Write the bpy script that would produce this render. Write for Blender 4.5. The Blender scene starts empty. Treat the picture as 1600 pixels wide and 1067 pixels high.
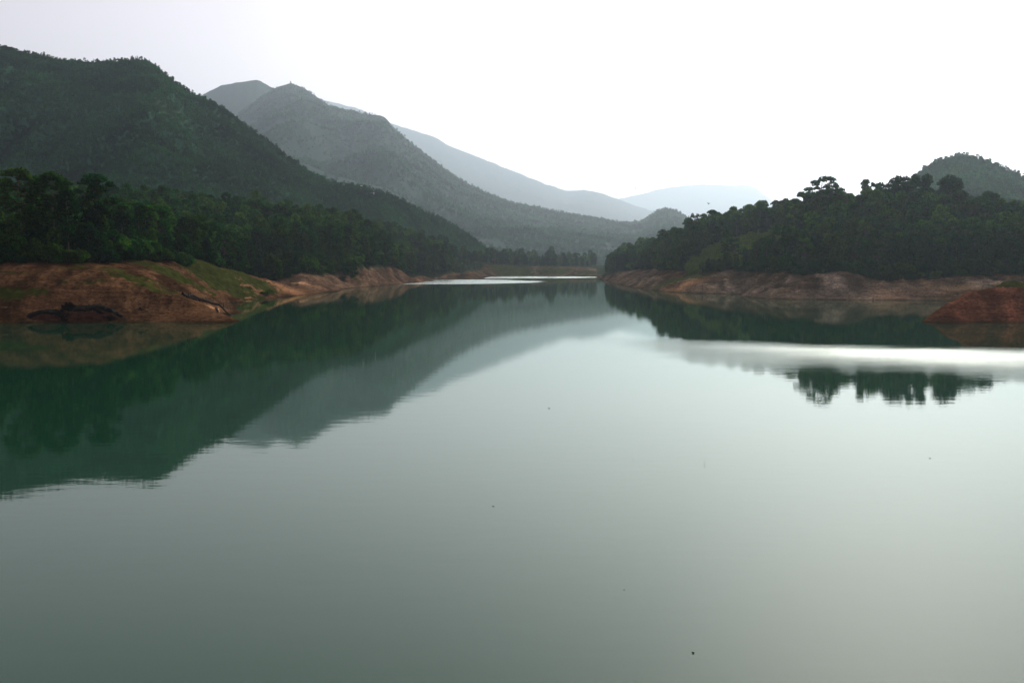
import bpy, math, random
import numpy as np
from mathutils import Vector

R = math.radians
rng = np.random.default_rng(7)
random.seed(7)
scene = bpy.context.scene
col = scene.collection

# ------------------------------------------------------------------ camera
CAM_H = 18.0
PITCH = math.atan(120.5 / 1600.0)
cam_d = bpy.data.cameras.new("camera")
cam = bpy.data.objects.new("camera", cam_d)
col.objects.link(cam)
cam.location = (0, 0, CAM_H)
cam.rotation_euler = (R(90) - PITCH, 0, 0)
cam_d.sensor_width = 36.0
cam_d.lens = 36.0
cam_d.clip_start = 0.5
cam_d.clip_end = 90000
scene.camera = cam

# ------------------------------------------------------------------ sky and sun
SUN_EL, SUN_AZ = R(27), R(22)          # azimuth measured clockwise from +Y (view direction)
world = bpy.data.worlds.new("World")
scene.world = world
world.use_nodes = True
wn = world.node_tree
bg = wn.nodes["Background"]
sky = wn.nodes.new("ShaderNodeTexSky")
sky.sky_type = 'NISHITA'
sky.sun_disc = False
sky.sun_elevation = SUN_EL
sky.sun_rotation = SUN_AZ
sky.altitude = 1400
sky.air_density = 1.0
sky.dust_density = 3.0
sky.ozone_density = 1.0
veil = wn.nodes.new("ShaderNodeHueSaturation")       # a thin white veil of high cloud takes the blue out of the sky
veil.inputs['Saturation'].default_value = 0.28
wn.links.new(sky.outputs[0], veil.inputs['Color'])
tint = wn.nodes.new("ShaderNodeMix"); tint.data_type = 'RGBA'; tint.blend_type = 'MULTIPLY'
tint.inputs[0].default_value = 1.0; tint.inputs[7].default_value = (1.13, 0.985, 0.965, 1)
wn.links.new(veil.outputs[0], tint.inputs[6])
wn.links.new(tint.outputs[2], bg.inputs[0])
bg.inputs[1].default_value = 0.13

sun_d = bpy.data.lights.new("sun", 'SUN')
sun = bpy.data.objects.new("sun", sun_d)
col.objects.link(sun)
sun_d.energy = 2.8
sun_d.angle = R(0.6)
sun_d.color = (1.0, 0.95, 0.86)
sdir = Vector((math.sin(SUN_AZ) * math.cos(SUN_EL), math.cos(SUN_AZ) * math.cos(SUN_EL), math.sin(SUN_EL)))
sun.rotation_euler = sdir.to_track_quat('Z', 'Y').to_euler()

scene.view_settings.view_transform = 'Standard'
scene.view_settings.look = 'None'
scene.view_settings.gamma = 1.0
scene.view_settings.exposure = 0.34
scene.cycles.max_bounces = 5
scene.cycles.diffuse_bounces = 2
scene.cycles.glossy_bounces = 2
scene.cycles.transmission_bounces = 2
scene.cycles.volume_bounces = 0
scene.cycles.transparent_max_bounces = 8
scene.cycles.use_denoising = True
scene.cycles.sample_clamp_indirect = 4.0

# ------------------------------------------------------------------ placing helpers
cp, sp_ = math.cos(PITCH), math.sin(PITCH)

def ray(px, py):
    """direction of the photograph's pixel, scaled so that its y component is 1"""
    u = (np.asarray(px, float) - 800.0) / 1600.0
    v = (533.5 - np.asarray(py, float)) / 1600.0
    dy = cp + v * sp_
    dz = -sp_ + v * cp
    return u / dy, dz / dy

def at(px, py, Y):
    a, b = ray(px, py)
    return a * Y, Y + 0 * a, CAM_H + b * Y

def water_y(py):
    _, b = ray(800, py)
    return -CAM_H / b

def tag(o, label=None, cat=None, group=None, kind=None):
    if label: o['label'] = label
    if cat: o['category'] = cat
    if group: o['group'] = group
    if kind: o['kind'] = kind
    return o

def empty(name, loc, rz=0.0, s=1.0):
    o = bpy.data.objects.new(name, None)
    o.empty_display_size = 0.5
    o.location = loc
    o.rotation_euler = (0, 0, rz)
    o.scale = (s, s, s)
    col.objects.link(o)
    return o

def mesh_from(name, verts, faces, mat=None, smooth=True):
    verts = np.asarray(verts, np.float32)
    faces = np.asarray(faces, np.int32)
    me = bpy.data.meshes.new(name)
    me.vertices.add(len(verts))
    me.vertices.foreach_set("co", verts.ravel())
    k = faces.shape[1]
    me.loops.add(faces.size)
    me.loops.foreach_set("vertex_index", faces.ravel())
    me.polygons.add(len(faces))
    me.polygons.foreach_set("loop_start", np.arange(0, faces.size, k, dtype=np.int32))
    me.polygons.foreach_set("loop_total", np.full(len(faces), k, np.int32))
    me.polygons.foreach_set("use_smooth", np.full(len(faces), smooth, bool))
    me.update(calc_edges=True)
    if mat: me.materials.append(mat)
    return me

def obj(name, me, parent=None, loc=(0, 0, 0)):
    o = bpy.data.objects.new(name, me)
    o.location = loc
    col.objects.link(o)
    if parent: o.parent = parent
    return o

# ------------------------------------------------------------------ noise (numpy)
_perm = np.random.default_rng(3).permutation(4096)
_val = np.random.default_rng(4).random(4096) * 2 - 1

def vnoise(x, y, seed=0):
    xi = np.floor(x).astype(int); yi = np.floor(y).astype(int)
    xf = x - xi; yf = y - yi
    u = xf * xf * xf * (xf * (xf * 6 - 15) + 10); v = yf * yf * yf * (yf * (yf * 6 - 15) + 10)
    def h(a, b):
        return _val[_perm[(_perm[(a + seed * 131) & 4095] + b) & 4095]]
    return (h(xi, yi) * (1 - u) + h(xi + 1, yi) * u) * (1 - v) + (h(xi, yi + 1) * (1 - u) + h(xi + 1, yi + 1) * u) * v

def fbm(x, y, octv=5, seed=0, gain=0.5):
    s = 0; a = 1.0; t = 0
    for i in range(octv):
        s = s + a * vnoise(x * 2 ** i + 17.3 * i, y * 2 ** i - 9.1 * i, seed + i); t += a; a *= gain
    return s / t

def ridged(x, y, octv=4, seed=0):
    s = 0; a = 1.0; t = 0
    for i in range(octv):
        s = s + a * (1 - 2 * np.abs(vnoise(x * 2 ** i, y * 2 ** i, seed + i))); t += a; a *= 0.5
    return s / t

def sstep(a, b, x):
    t = np.clip((x - a) / (b - a), 0, 1)
    return t * t * (3 - 2 * t)

# ------------------------------------------------------------------ materials
class NT:
    def __init__(self, name):
        self.m = bpy.data.materials.new(name)
        self.m.use_nodes = True
        self.t = self.m.node_tree
        self.n = self.t.nodes
        self.bsdf = self.n["Principled BSDF"]
        self.out = self.n["Material Output"]
    def new(self, kind, **kw):
        n = self.n.new(kind)
        for k, v in kw.items(): setattr(n, k, v)
        return n
    def link(self, a, b): self.t.links.new(a, b)
    def math(self, op, a, b=None, c=None, clamp=False):
        n = self.new("ShaderNodeMath", operation=op); n.use_clamp = clamp
        for i, v in enumerate((a, b, c)):
            if v is None: continue
            if isinstance(v, (int, float)): n.inputs[i].default_value = v
            else: self.link(v, n.inputs[i])
        return n.outputs[0]
    def mix(self, f, a, b, blend='MIX'):
        n = self.new("ShaderNodeMix", data_type='RGBA', blend_type=blend)
        for s, v in ((0, f), (6, a), (7, b)):
            if isinstance(v, (int, float)): n.inputs[s].default_value = v
            elif isinstance(v, (tuple, list)): n.inputs[s].default_value = (*v, 1) if len(v) == 3 else v
            else: self.link(v, n.inputs[s])
        return n.outputs[2]
    def noise(self, vec, scale, detail=4, rough=0.55, dist=0.0):
        n = self.new("ShaderNodeTexNoise")
        n.inputs['Scale'].default_value = scale; n.inputs['Detail'].default_value = detail
        n.inputs['Roughness'].default_value = rough; n.inputs['Distortion'].default_value = dist
        if vec is not None: self.link(vec, n.inputs['Vector'])
        return n.outputs[0]
    def ramp(self, f, stops):
        n = self.new("ShaderNodeValToRGB")
        el = n.color_ramp.elements
        while len(el) < len(stops): el.new(0.5)
        for e, (p, c) in zip(el, stops):
            e.position = p; e.color = (*c, 1) if len(c) == 3 else c
        self.link(f, n.inputs[0]); return n.outputs[0]
    def maprange(self, v, a, b, c=0.0, d=1.0, smooth=True):
        n = self.new("ShaderNodeMapRange")
        if smooth: n.interpolation_type = 'SMOOTHSTEP'
        self.link(v, n.inputs[0])
        for i, x in enumerate((a, b, c, d)): n.inputs[i + 1].default_value = x
        return n.outputs[0]
    def pos(self, sx=1, sy=1, sz=1):
        g = self.new("ShaderNodeNewGeometry")
        m = self.new("ShaderNodeMapping"); m.inputs['Scale'].default_value = (sx, sy, sz)
        self.link(g.outputs['Position'], m.inputs['Vector']); return m.outputs[0]
    def bump(self, h, strength, dist=1.0):
        b = self.new("ShaderNodeBump"); b.inputs['Distance'].default_value = dist
        if isinstance(strength, (int, float)): b.inputs['Strength'].default_value = strength
        else: self.link(strength, b.inputs['Strength'])
        self.link(h, b.inputs['Height']); return b.outputs[0]

def foliage_mat(name, cols, trans=0.42, stand=0.0):
    k = NT(name)
    oi = k.new("ShaderNodeObjectInfo")
    at_ = k.new("ShaderNodeAttribute", attribute_name="leaf")
    base = k.ramp(oi.outputs['Random'], [(i / (len(cols) - 1), c) for i, c in enumerate(cols)])
    br = k.math('MULTIPLY_ADD', at_.outputs['Fac'], 1.0, 0.5)
    mul = k.new("ShaderNodeVectorMath", operation='SCALE')
    if stand:                                   # stands of different species and age
        sn = k.noise(k.pos(stand, stand, stand), 1.0, 5, 0.62)
        br = k.math('MULTIPLY', br, k.maprange(sn, 0.32, 0.68, 0.45, 1.7))
    k.link(base, mul.inputs[0]); k.link(br, mul.inputs['Scale'])
    c = mul.outputs[0]
    d = k.new("ShaderNodeBsdfDiffuse"); k.link(c, d.inputs[0])
    t = k.new("ShaderNodeBsdfTranslucent")
    tc = k.mix(1.0, c, (1.5, 1.6, 0.6), 'MULTIPLY'); k.link(tc, t.inputs[0])
    m = k.new("ShaderNodeMixShader"); m.inputs[0].default_value = trans
    k.link(d.outputs[0], m.inputs[1]); k.link(t.outputs[0], m.inputs[2])
    k.link(m.outputs[0], k.out.inputs[0]); k.n.remove(k.bsdf)
    return k.m

M_EUC = foliage_mat("eucalyptus_leaves", [(0.006, 0.038, 0.014), (0.012, 0.058, 0.014), (0.008, 0.044, 0.022), (0.026, 0.078, 0.014), (0.038, 0.086, 0.018), (0.026, 0.048, 0.016)], 0.42, 0.022)
M_DARK = foliage_mat("dense_leaves", [(0.005, 0.034, 0.013), (0.010, 0.050, 0.015), (0.007, 0.040, 0.02), (0.022, 0.068, 0.015), (0.034, 0.070, 0.018)], 0.3)
M_SHRUB = foliage_mat("shrub_leaves", [(0.07, 0.13, 0.022), (0.11, 0.17, 0.03), (0.06, 0.11, 0.03), (0.12, 0.16, 0.035)], 0.4)
M_FAR = foliage_mat("hill_leaves", [(0.012, 0.072, 0.040), (0.020, 0.095, 0.044), (0.014, 0.080, 0.050), (0.034, 0.115, 0.046)], 0.3, 0.006)

def bark_mat():
    k = NT("pale_bark")
    c = k.ramp(k.noise(k.pos(0.8, 0.8, 0.25), 1.0, 4), [(0.3, (0.04, 0.032, 0.024)), (0.55, (0.08, 0.065, 0.05)), (0.75, (0.16, 0.14, 0.11))])
    k.link(c, k.bsdf.inputs['Base Color']); k.bsdf.inputs['Roughness'].default_value = 0.85
    return k.m
M_BARK = bark_mat()

def simple_mat(name, c, rough=0.8, var=0.3, scale=2.0):
    k = NT(name)
    n = k.noise(k.pos(), scale, 4)
    cc = k.ramp(n, [(0.25, tuple(x * (1 - var) for x in c)), (0.75, tuple(min(1, x * (1 + var)) for x in c))])
    k.link(cc, k.bsdf.inputs['Base Color']); k.bsdf.inputs['Roughness'].default_value = rough; k.bsdf.inputs['Specular IOR Level'].default_value = 0.08
    return k.m

def bank_mat():
    """drawdown soil, striated by the falling water level, with grass where the attribute says so"""
    k = NT("bank_soil_and_grass")
    strat = k.noise(k.pos(0.035, 0.035, 1.9), 1.0, 5, 0.75, 0.6)
    blot = k.noise(k.pos(0.09, 0.09, 0.3), 1.0, 6, 0.68, 0.8)
    fine = k.noise(k.pos(0.9, 0.9, 1.5), 1.0, 4, 0.7)
    red = k.new("ShaderNodeAttribute", attribute_name="red").outputs['Fac']
    soil_a = k.ramp(blot, [(0.3, (0.032, 0.021, 0.010)), (0.5, (0.066, 0.041, 0.020)), (0.7, (0.145, 0.088, 0.045))])
    soil_r = k.ramp(blot, [(0.3, (0.07, 0.028, 0.015)), (0.5, (0.13, 0.050, 0.027)), (0.7, (0.21, 0.088, 0.05))])
    soil = k.mix(red, soil_a, soil_r)
    soil = k.mix(k.new("ShaderNodeAttribute", attribute_name="pale").outputs['Fac'], soil, (0.50, 0.27, 0.14))
    soil = k.mix(k.new("ShaderNodeAttribute", attribute_name="dry").outputs['Fac'], soil, k.ramp(blot, [(0.3, (0.075, 0.058, 0.042)), (0.5, (0.16, 0.125, 0.095)), (0.68, (0.30, 0.235, 0.18))]))
    s2 = k.mix(1.0, soil, k.ramp(strat, [(0.3, (0.62, 0.6, 0.58)), (0.5, (1, 1, 1)), (0.65, (1.2, 1.18, 1.15))]), 'MULTIPLY')
    s3 = k.mix(1.0, s2, k.ramp(fine, [(0.32, (0.35, 0.33, 0.31)), (0.6, (1.25, 1.22, 1.2))]), 'MULTIPLY')
    rl = k.new("ShaderNodeAttribute", attribute_name="rill").outputs['Fac']       # rill relief painted as light and shade: pale crests, dark channels
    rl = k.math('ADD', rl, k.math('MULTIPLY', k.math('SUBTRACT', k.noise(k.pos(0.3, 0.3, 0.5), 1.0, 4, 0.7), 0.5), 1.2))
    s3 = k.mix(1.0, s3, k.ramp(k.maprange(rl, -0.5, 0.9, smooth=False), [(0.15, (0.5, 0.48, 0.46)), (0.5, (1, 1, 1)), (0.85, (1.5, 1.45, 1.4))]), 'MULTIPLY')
    g = k.new("ShaderNodeAttribute", attribute_name="grass").outputs['Fac']
    gn = k.math('ADD', g, k.math('MULTIPLY', k.math('SUBTRACT', k.noise(k.pos(0.12, 0.12, 0.5), 1.0, 5, 0.65), 0.5), 1.3))
    gm = k.maprange(gn, 0.42, 0.62)
    gc = k.ramp(k.noise(k.pos(0.25, 0.25, 0.25), 1.0, 4), [(0.3, (0.018, 0.026, 0.005)), (0.55, (0.040, 0.047, 0.009)), (0.75, (0.085, 0.078, 0.020))])
    c = k.mix(gm, s3, gc)
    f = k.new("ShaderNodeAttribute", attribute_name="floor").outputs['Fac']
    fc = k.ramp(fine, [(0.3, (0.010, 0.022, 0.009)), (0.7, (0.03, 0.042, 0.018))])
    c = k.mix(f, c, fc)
    sepz = k.new("ShaderNodeSeparateXYZ"); k.link(k.pos(), sepz.inputs[0])
    wet = k.maprange(sepz.outputs[2], 0.15, 0.8, 0.5, 1.0)
    wv = k.new("ShaderNodeVectorMath", operation='SCALE'); k.link(c, wv.inputs[0]); k.link(wet, wv.inputs['Scale'])
    k.link(wv.outputs[0], k.bsdf.inputs['Base Color'])
    k.bsdf.inputs['Roughness'].default_value = 0.95
    k.bsdf.inputs['Specular IOR Level'].default_value = 0.0
    hh = k.math('ADD', k.math('MULTIPLY', strat, 0.25), fine)
    k.link(k.bump(hh, 0.8, 0.5), k.bsdf.inputs['Normal'])
    return k.m
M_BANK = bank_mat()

def hill_mat(name, greens, bare, bare_amt):
    k = NT(name)
    n1 = k.noise(k.pos(0.006, 0.006, 0.006), 1.0, 6, 0.6)
    n2 = k.noise(k.pos(0.06, 0.06, 0.06), 1.0, 5, 0.7)
    c = k.ramp(n2, [(0.35, greens[0]), (0.5, greens[1]), (0.68, greens[2])])
    b = k.maprange(n1, 0.5 + 0.12 - bare_amt * 0.2, 0.62 + 0.12 - bare_amt * 0.2)
    c = k.mix(k.math('MULTIPLY', b, 0.8), c, k.ramp(n2, [(0.3, tuple(x * .6 for x in bare)), (0.7, bare)]))
    k.link(c, k.bsdf.inputs['Base Color'])
    k.bsdf.inputs['Roughness'].default_value = 1.0
    k.bsdf.inputs['Specular IOR Level'].default_value = 0.05
    k.link(k.bump(n2, 1.0, 6.0), k.bsdf.inputs['Normal'])
    return k.m
M_HILL = hill_mat("hill_grass_and_tea", [(0.012, 0.070, 0.040), (0.018, 0.088, 0.046), (0.030, 0.110, 0.050)], (0.06, 0.105, 0.05), 0.2)
M_HILL2 = hill_mat("far_hill_grass", [(0.012, 0.050, 0.034), (0.018, 0.060, 0.040), (0.026, 0.072, 0.044)], (0.085, 0.075, 0.06), 0.3)

def water_mat():
    k = NT("lake_water")
    body = k.new("ShaderNodeBsdfDiffuse"); body.inputs['Color'].default_value = (0.010, 0.048, 0.026, 1)   # silty green lake water
    mirror = k.new("ShaderNodeBsdfGlossy"); mirror.inputs['Color'].default_value = (0.90, 0.98, 0.915, 1)
    fres = k.new("ShaderNodeFresnel"); fres.inputs['IOR'].default_value = 1.28
    surf = k.new("ShaderNodeMixShader")
    k.link(fres.outputs[0], surf.inputs[0]); k.link(body.outputs[0], surf.inputs[1]); k.link(mirror.outputs[0], surf.inputs[2])
    k.link(surf.outputs[0], k.out.inputs[0]); k.n.remove(k.bsdf)
    g = k.new("ShaderNodeNewGeometry")
    s = k.new("ShaderNodeSeparateXYZ"); k.link(g.outputs['Position'], s.inputs[0])
    X, Y = s.outputs[0], s.outputs[1]
    warp = k.math('MULTIPLY', k.math('SUBTRACT', k.noise(k.pos(0.012, 0.03, 1), 1.0, 4, 0.6), 0.5), 1.0)
    # breeze patch on the right, with a sharp far edge that runs obliquely
    edge = k.math('ADD', Y, k.math('MULTIPLY', X, 0.41))           # = 266 on the far edge
    edge = k.math('ADD', edge, k.math('MULTIPLY', warp, 22.0))
    edge = k.math('ADD', edge, k.math('MULTIPLY', k.math('SUBTRACT', k.noise(k.pos(0.04, 0.35, 1), 1.0, 4, 0.7), 0.5), 26.0))
    far = k.maprange(edge, 240, 271, 1.0, 0.0)
    near = k.maprange(edge, 182, 243, 0.0, 1.0)
    side = k.maprange(k.math('ADD', X, k.math('MULTIPLY', warp, 30)), 18, 60)
    pA = k.math('MULTIPLY', k.math('MULTIPLY', far, near), side)
    # two far streaks of ruffled water
    def streak(x0, y0, rx, ry, lo=1.15, hi=0.85):
        a = k.math('POWER', k.math('DIVIDE', k.math('SUBTRACT', k.math('ADD', X, k.math('MULTIPLY', warp, 50)), x0), rx), 2)
        b = k.math('POWER', k.math('DIVIDE', k.math('SUBTRACT', k.math('ADD', Y, k.math('MULTIPLY', warp, 60)), y0), ry), 2)
        return k.maprange(k.math('ADD', a, b), lo, hi)
    pB = streak(-95, 1070, 125, 150)
    pC = streak(10, 1430, 110, 110)
    pD = streak(-40, 1350, 60, 60)
    ruff = k.math('MAXIMUM', k.math('MAXIMUM', pA, pD), k.math('MAXIMUM', pB, pC))
    rr = k.math('MULTIPLY_ADD', ruff, 0.17, 0.012)
    k.link(rr, mirror.inputs['Roughness'])
    swell = k.noise(k.pos(0.22, 0.5, 1), 1.0, 3, 0.5)
    rip = k.noise(k.pos(1.6, 3.2, 1), 1.0, 3, 0.6)
    h = k.math('ADD', k.math('MULTIPLY', swell, 0.006), k.math('MULTIPLY', rip, k.math('MULTIPLY_ADD', ruff, 0.043, 0.0008)))
    bn = k.bump(h, 1.0, 1.0)
    for q in (body, mirror, fres): k.link(bn, q.inputs['Normal'])
    return k.m
M_WATER = water_mat()

# ------------------------------------------------------------------ terrain control points
# (px, py) on the photograph's water line: world point on z = 0
pts = []
def W(px, py):
    Y = water_y(py); X = ray(px, py)[0] * Y
    return float(X), float(Y)
def add(x, y, z): pts.append((float(x), float(y), float(z)))
def shore(line, inland, n=None, lake=-2.5, land=3.0, off=12.0):
    """line of water-line pixels; inland = +1 if land lies to the left of travel, -1 right"""
    P = [W(*p) for p in line]
    for (x0, y0), (x1, y1) in zip(P, P[1:]):
        L = math.hypot(x1 - x0, y1 - y0)
        if L < 1: continue
        nx, ny = -(y1 - y0) / L * inland, (x1 - x0) / L * inland
        m = max(1, int(L / 22))
        for i in range(m):
            t = i / m
            x, y = x0 + (x1 - x0) * t, y0 + (y1 - y0) * t
            add(x, y, 0)
            t = (i + .5) / m
            x, y = x0 + (x1 - x0) * t, y0 + (y1 - y0) * t
            if m > 1 or L > 14:
                add(x - nx * off, y - ny * off, lake)
                add(x + nx * off, y + ny * off, land)
    add(*P[-1], 0)
def S(px, py, Y):                       # a point of the ground seen at that pixel, Y metres out
    x, y, z = at(px, py, Y); add(x, y, z)
def G(px, Y, z):                        # ground of height z in that column, Y metres out
    add(float(ray(px, 413)[0]) * Y, Y, z)

def lineS(lst):
    W_ = [at(px, py, Y) for px, py, Y in lst]
    for a, b in zip(W_, W_[1:]):
        L = math.hypot(b[0] - a[0], b[1] - a[1]); m = max(1, int(L / 11))
        for i in range(m): add(*(a[q] + (b[q] - a[q]) * i / m for q in range(3)))
    add(*W_[-1])
def lineG(lst): lineS([(px, 413 + (CAM_H - z) / Y * 1600, Y) for px, Y, z in lst])

# left near bank (travelling to the right, land on the far side = left of travel)
shore([(-500, 508), (-200, 507), (0, 505), (178, 504), (270, 501), (330, 499), (366, 497)], +1, land=3.0)
shore([(366, 497), (372, 489), (368, 481), (358, 474), (372, 470), (400, 468), (430, 466), (480, 461), (525, 456)], +1, lake=-2, land=2.0, off=9)
shore([(525, 456), (534, 452), (560, 449), (600, 446), (630, 443.5), (659, 441)], +1, land=5.0, off=14)
shore([(659, 441), (657, 438.5), (662, 436.5), (700, 436.3), (746, 436)], +1, land=4, off=20)
shore([(746, 436), (752, 434.5), (765, 433), (800, 431), (860, 431), (900, 431.2), (936, 431.5)], +1, land=3, off=30)
# right shore, travelling right
shore([(932, 433.5), (945, 438), (962, 443), (985, 448), (1030, 455), (1060, 457), (1110, 459), (1150, 459.5), (1165, 464), (1210, 467), (1260, 468), (1330, 469), (1400, 469), (1480, 470), (1560, 471), (1700, 472), (1900, 473)], +1, land=5, off=12)
# right near mound
shore([(1433, 501), (1460, 502), (1520, 503), (1600, 504), (1750, 506), (1950, 508)], +1, land=4.5, off=9)
for px, Y, z in ((1450, 330, -1.5), (1500, 350, -1), (1560, 375, -2), (1640, 385, -2), (1750, 395, -1), (1900, 400, 2), (1425, 318, -3), (1405, 316, -5)):
    G(px, Y, z)
S(1465, 484, 321); S(1490, 471, 326); S(1515, 458, 331); S(1540, 447.5, 336); S(1560, 442, 341); S(1600, 443, 342); S(1700, 439, 345); S(1850, 436, 350)
S(1560, 470, 326); S(1600, 468, 327); S(1560, 452, 334); S(1640, 465, 328)
# left bank crest
for px, py, Y in ((-400, 414, 352), (-200, 415, 352), (0, 418, 354), (60, 418, 356), (100, 416.5, 358), (165, 415.5, 378), (200, 413.5, 411), (250, 413.5, 445), (290, 414.5, 478), (330, 417, 520), (365, 424, 575), (400, 435, 625), (430, 441, 640), (470, 444, 665), (510, 450, 675)):
    S(px, py, Y)
lineS([(330, 417, 520), (365, 424, 575), (400, 435, 625), (430, 441, 640), (470, 444, 665), (510, 450, 675)])
for px, py, Y in ((0, 470, 330), (60, 465, 331), (120, 460, 333), (180, 455, 335), (0, 440, 341), (100, 436, 343), (180, 430, 352), (230, 447, 352), (260, 456, 348), (285, 465, 343), (310, 474, 337), (335, 484, 331), (355, 492, 323), (300, 486, 327), (240, 478, 328), (-200, 450, 336)):
    S(px, py, Y)
# swale between the spine and the grass knoll
for px, py, Y in ((250, 437, 385), (300, 452, 400), (330, 458, 420), (345, 466, 440), (300, 437, 440), (350, 447, 490), (390, 455, 540), (320, 468, 385), (345, 474, 385)):
    S(px, py, Y)
G(350, 350, -0.5); G(362, 345, -1.2); G(356, 365, -1.0); G(366, 400, -2.5); G(352, 385, -0.4)
# second bank: crest below the forest
lineS([(400, 424, 720), (440, 417, 740), (500, 416, 790), (560, 415, 860), (585, 413, 930), (610, 418, 985), (640, 429, 1020)])
lineS([(470, 433, 715), (540, 431, 800), (590, 428, 900), (630, 434, 1000)])
for px, Y, z in ((380, 690, 4), (440, 690, 4), (420, 760, 18), (660, 1100, 6), (640, 1130, 14), (700, 1330, 10), (735, 1290, 8), (690, 1400, 16), (620, 1250, 19), (745, 1300, 4)):
    G(px, Y, z)
# far shore and valley floor
for px, Y, z in ((760, 1560, 8), (800, 1640, 11), (850, 1650, 11), (900, 1620, 8), (935, 1640, 6), (960, 1700, 7), (780, 1800, 16), (860, 1800, 15), (930, 1850, 13), (700, 1800, 22), (600, 1700, 30), (800, 2300, 18), (1000, 2300, 13), (900, 2450, 13), (950, 2450, 13), (1050, 2450, 14), (1000, 1700, 10), (400, 2300, 60), (600, 2300, 40), (1200, 2300, 35), (1600, 2300, 60), (0, 2300, 90), (-500, 2300, 120), (2100, 2300, 70)):
    G(px, Y, z)
# water behind the right point (the channel bends right behind it)
for px, Y, z in ((945, 1560, -4), (965, 1600, -3), (990, 1580, -2), (940, 1480, -4)):
    G(px, Y, z)
# left forest ground
for px, Y, z in ((-400, 420, 20), (-100, 420, 20), (60, 420, 20), (160, 470, 20), (240, 540, 17), (270, 600, 17.5), (300, 560, 15), (320, 620, 15), (380, 740, 20), (-400, 600, 36), (0, 600, 30), (150, 650, 32), (300, 760, 30), (420, 840, 30), (500, 870, 28), (560, 920, 26), (-400, 850, 60), (0, 850, 57), (150, 860, 58), (250, 880, 54), (330, 910, 52), (400, 950, 52), (450, 970, 49), (500, 1000, 45), (550, 1020, 42), (590, 1050, 32), (620, 1150, 27), (680, 1330, 20), (590, 1300, 46), (640, 1400, 44), (700, 1500, 32), (750, 1620, 18), (-400, 1100, 45), (0, 1100, 40), (300, 1150, 40), (500, 1200, 30), (0, 1600, 90), (-400, 1600, 110), (300, 1600, 70), (550, 1450, 35)):
    G(px, Y, z)
# right forest ground
lineG([(952, 1210, 9), (975, 1150, 10), (1000, 1050, 11), (1030, 900, 11), (1060, 800, 11.5), (1100, 730, 11), (1150, 690, 12), (1200, 600, 11), (1250, 572, 12), (1270, 572, 10.5), (1290, 556, 12.5), (1309, 544, 15), (1330, 556, 12), (1345, 572, 10), (1370, 572, 9), (1400, 568, 9), (1500, 560, 10), (1600, 560, 11)])
for px, Y, z in ((960, 1330, 16), (1000, 1280, 24), (1010, 1450, 12), (1800, 560, 12),
    (1040, 950, 27), (1080, 860, 32), (1120, 850, 38), (1170, 840, 42), (1220, 800, 41), (1270, 720, 44), (1330, 710, 44), (1400, 720, 46), (1480, 730, 47), (1540, 740, 40), (1600, 740, 38), (1800, 740, 40),
    (1100, 780, 21), (1160, 740, 24), (1220, 680, 26), (1280, 640, 28), (1400, 640, 30), (1500, 640, 30), (1600, 640, 28), (1800, 640, 28),
    (1100, 1050, 22), (1200, 1050, 25), (1400, 1000, 30), (1600, 1000, 30), (1900, 1000, 35), (1100, 1300, 15), (1300, 1400, 30), (1600, 1400, 50), (1900, 1400, 60), (1200, 1700, 25)):
    G(px, Y, z)
# lake bed
for px, Y, z in ((-500, 280, -8), (0, 270, -8), (300, 280, -8), (600, 290, -8), (900, 290, -8), (1200, 290, -8), (1600, 270, -8), (1950, 270, -8), (430, 340, -8), (440, 400, -7), (450, 470, -6), (500, 520, -7), (500, 600, -5), (600, 600, -8), (600, 760, -7), (650, 850, -7), (700, 950, -7), (750, 1050, -7), (800, 1150, -7), (720, 1150, -5), (700, 1200, -4), (830, 1300, -6), (850, 1420, -5), (900, 1400, -5), (800, 800, -9), (900, 900, -8), (900, 1100, -7), (900, 1250, -6), (800, 500, -9), (1000, 500, -9), (1000, 650, -8), (1100, 480, -8), (1250, 450, -8), (1400, 460, -7), (1380, 380, -8), (1550, 450, -6), (1700, 470, -5), (1300, 340, -9), (1950, 460, -3)):
    G(px, Y, z)

P = np.array(pts)
keep = []
for i in range(len(P)):                 # drop near-duplicates
    if all((P[i, 0] - P[j, 0]) ** 2 + (P[i, 1] - P[j, 1]) ** 2 > 9 for j in keep): keep.append(i)
P = P[keep]
D = np.hypot(P[:, None, 0] - P[None, :, 0], P[:, None, 1] - P[None, :, 1])
n = len(P)
D = np.sqrt(D * D + 100.0)
A = np.zeros((n + 3, n + 3)); A[:n, :n] = -D
for i in range(n): A[i, i] += 1.2
A[:n, n:] = np.c_[np.ones(n), P[:, 0] / 500, P[:, 1] / 500]; A[n:, :n] = A[:n, n:].T
sol = np.linalg.solve(A, np.r_[P[:, 2], 0, 0, 0])

def h_base(x, y):
    x = np.atleast_1d(np.asarray(x, float)); y = np.atleast_1d(np.asarray(y, float))
    out = np.empty(x.size); xf, yf = x.ravel(), y.ravel()
    for s in range(0, x.size, 20000):
        a, b = xf[s:s + 20000], yf[s:s + 20000]
        d = np.sqrt((a[:, None] - P[None, :, 0]) ** 2 + (b[:, None] - P[None, :, 1]) ** 2 + 100.0)
        out[s:s + 20000] = -d @ sol[:n] + sol[n] + sol[n + 1] * a / 500 + sol[n + 2] * b / 500
    return out.reshape(x.shape)

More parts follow.
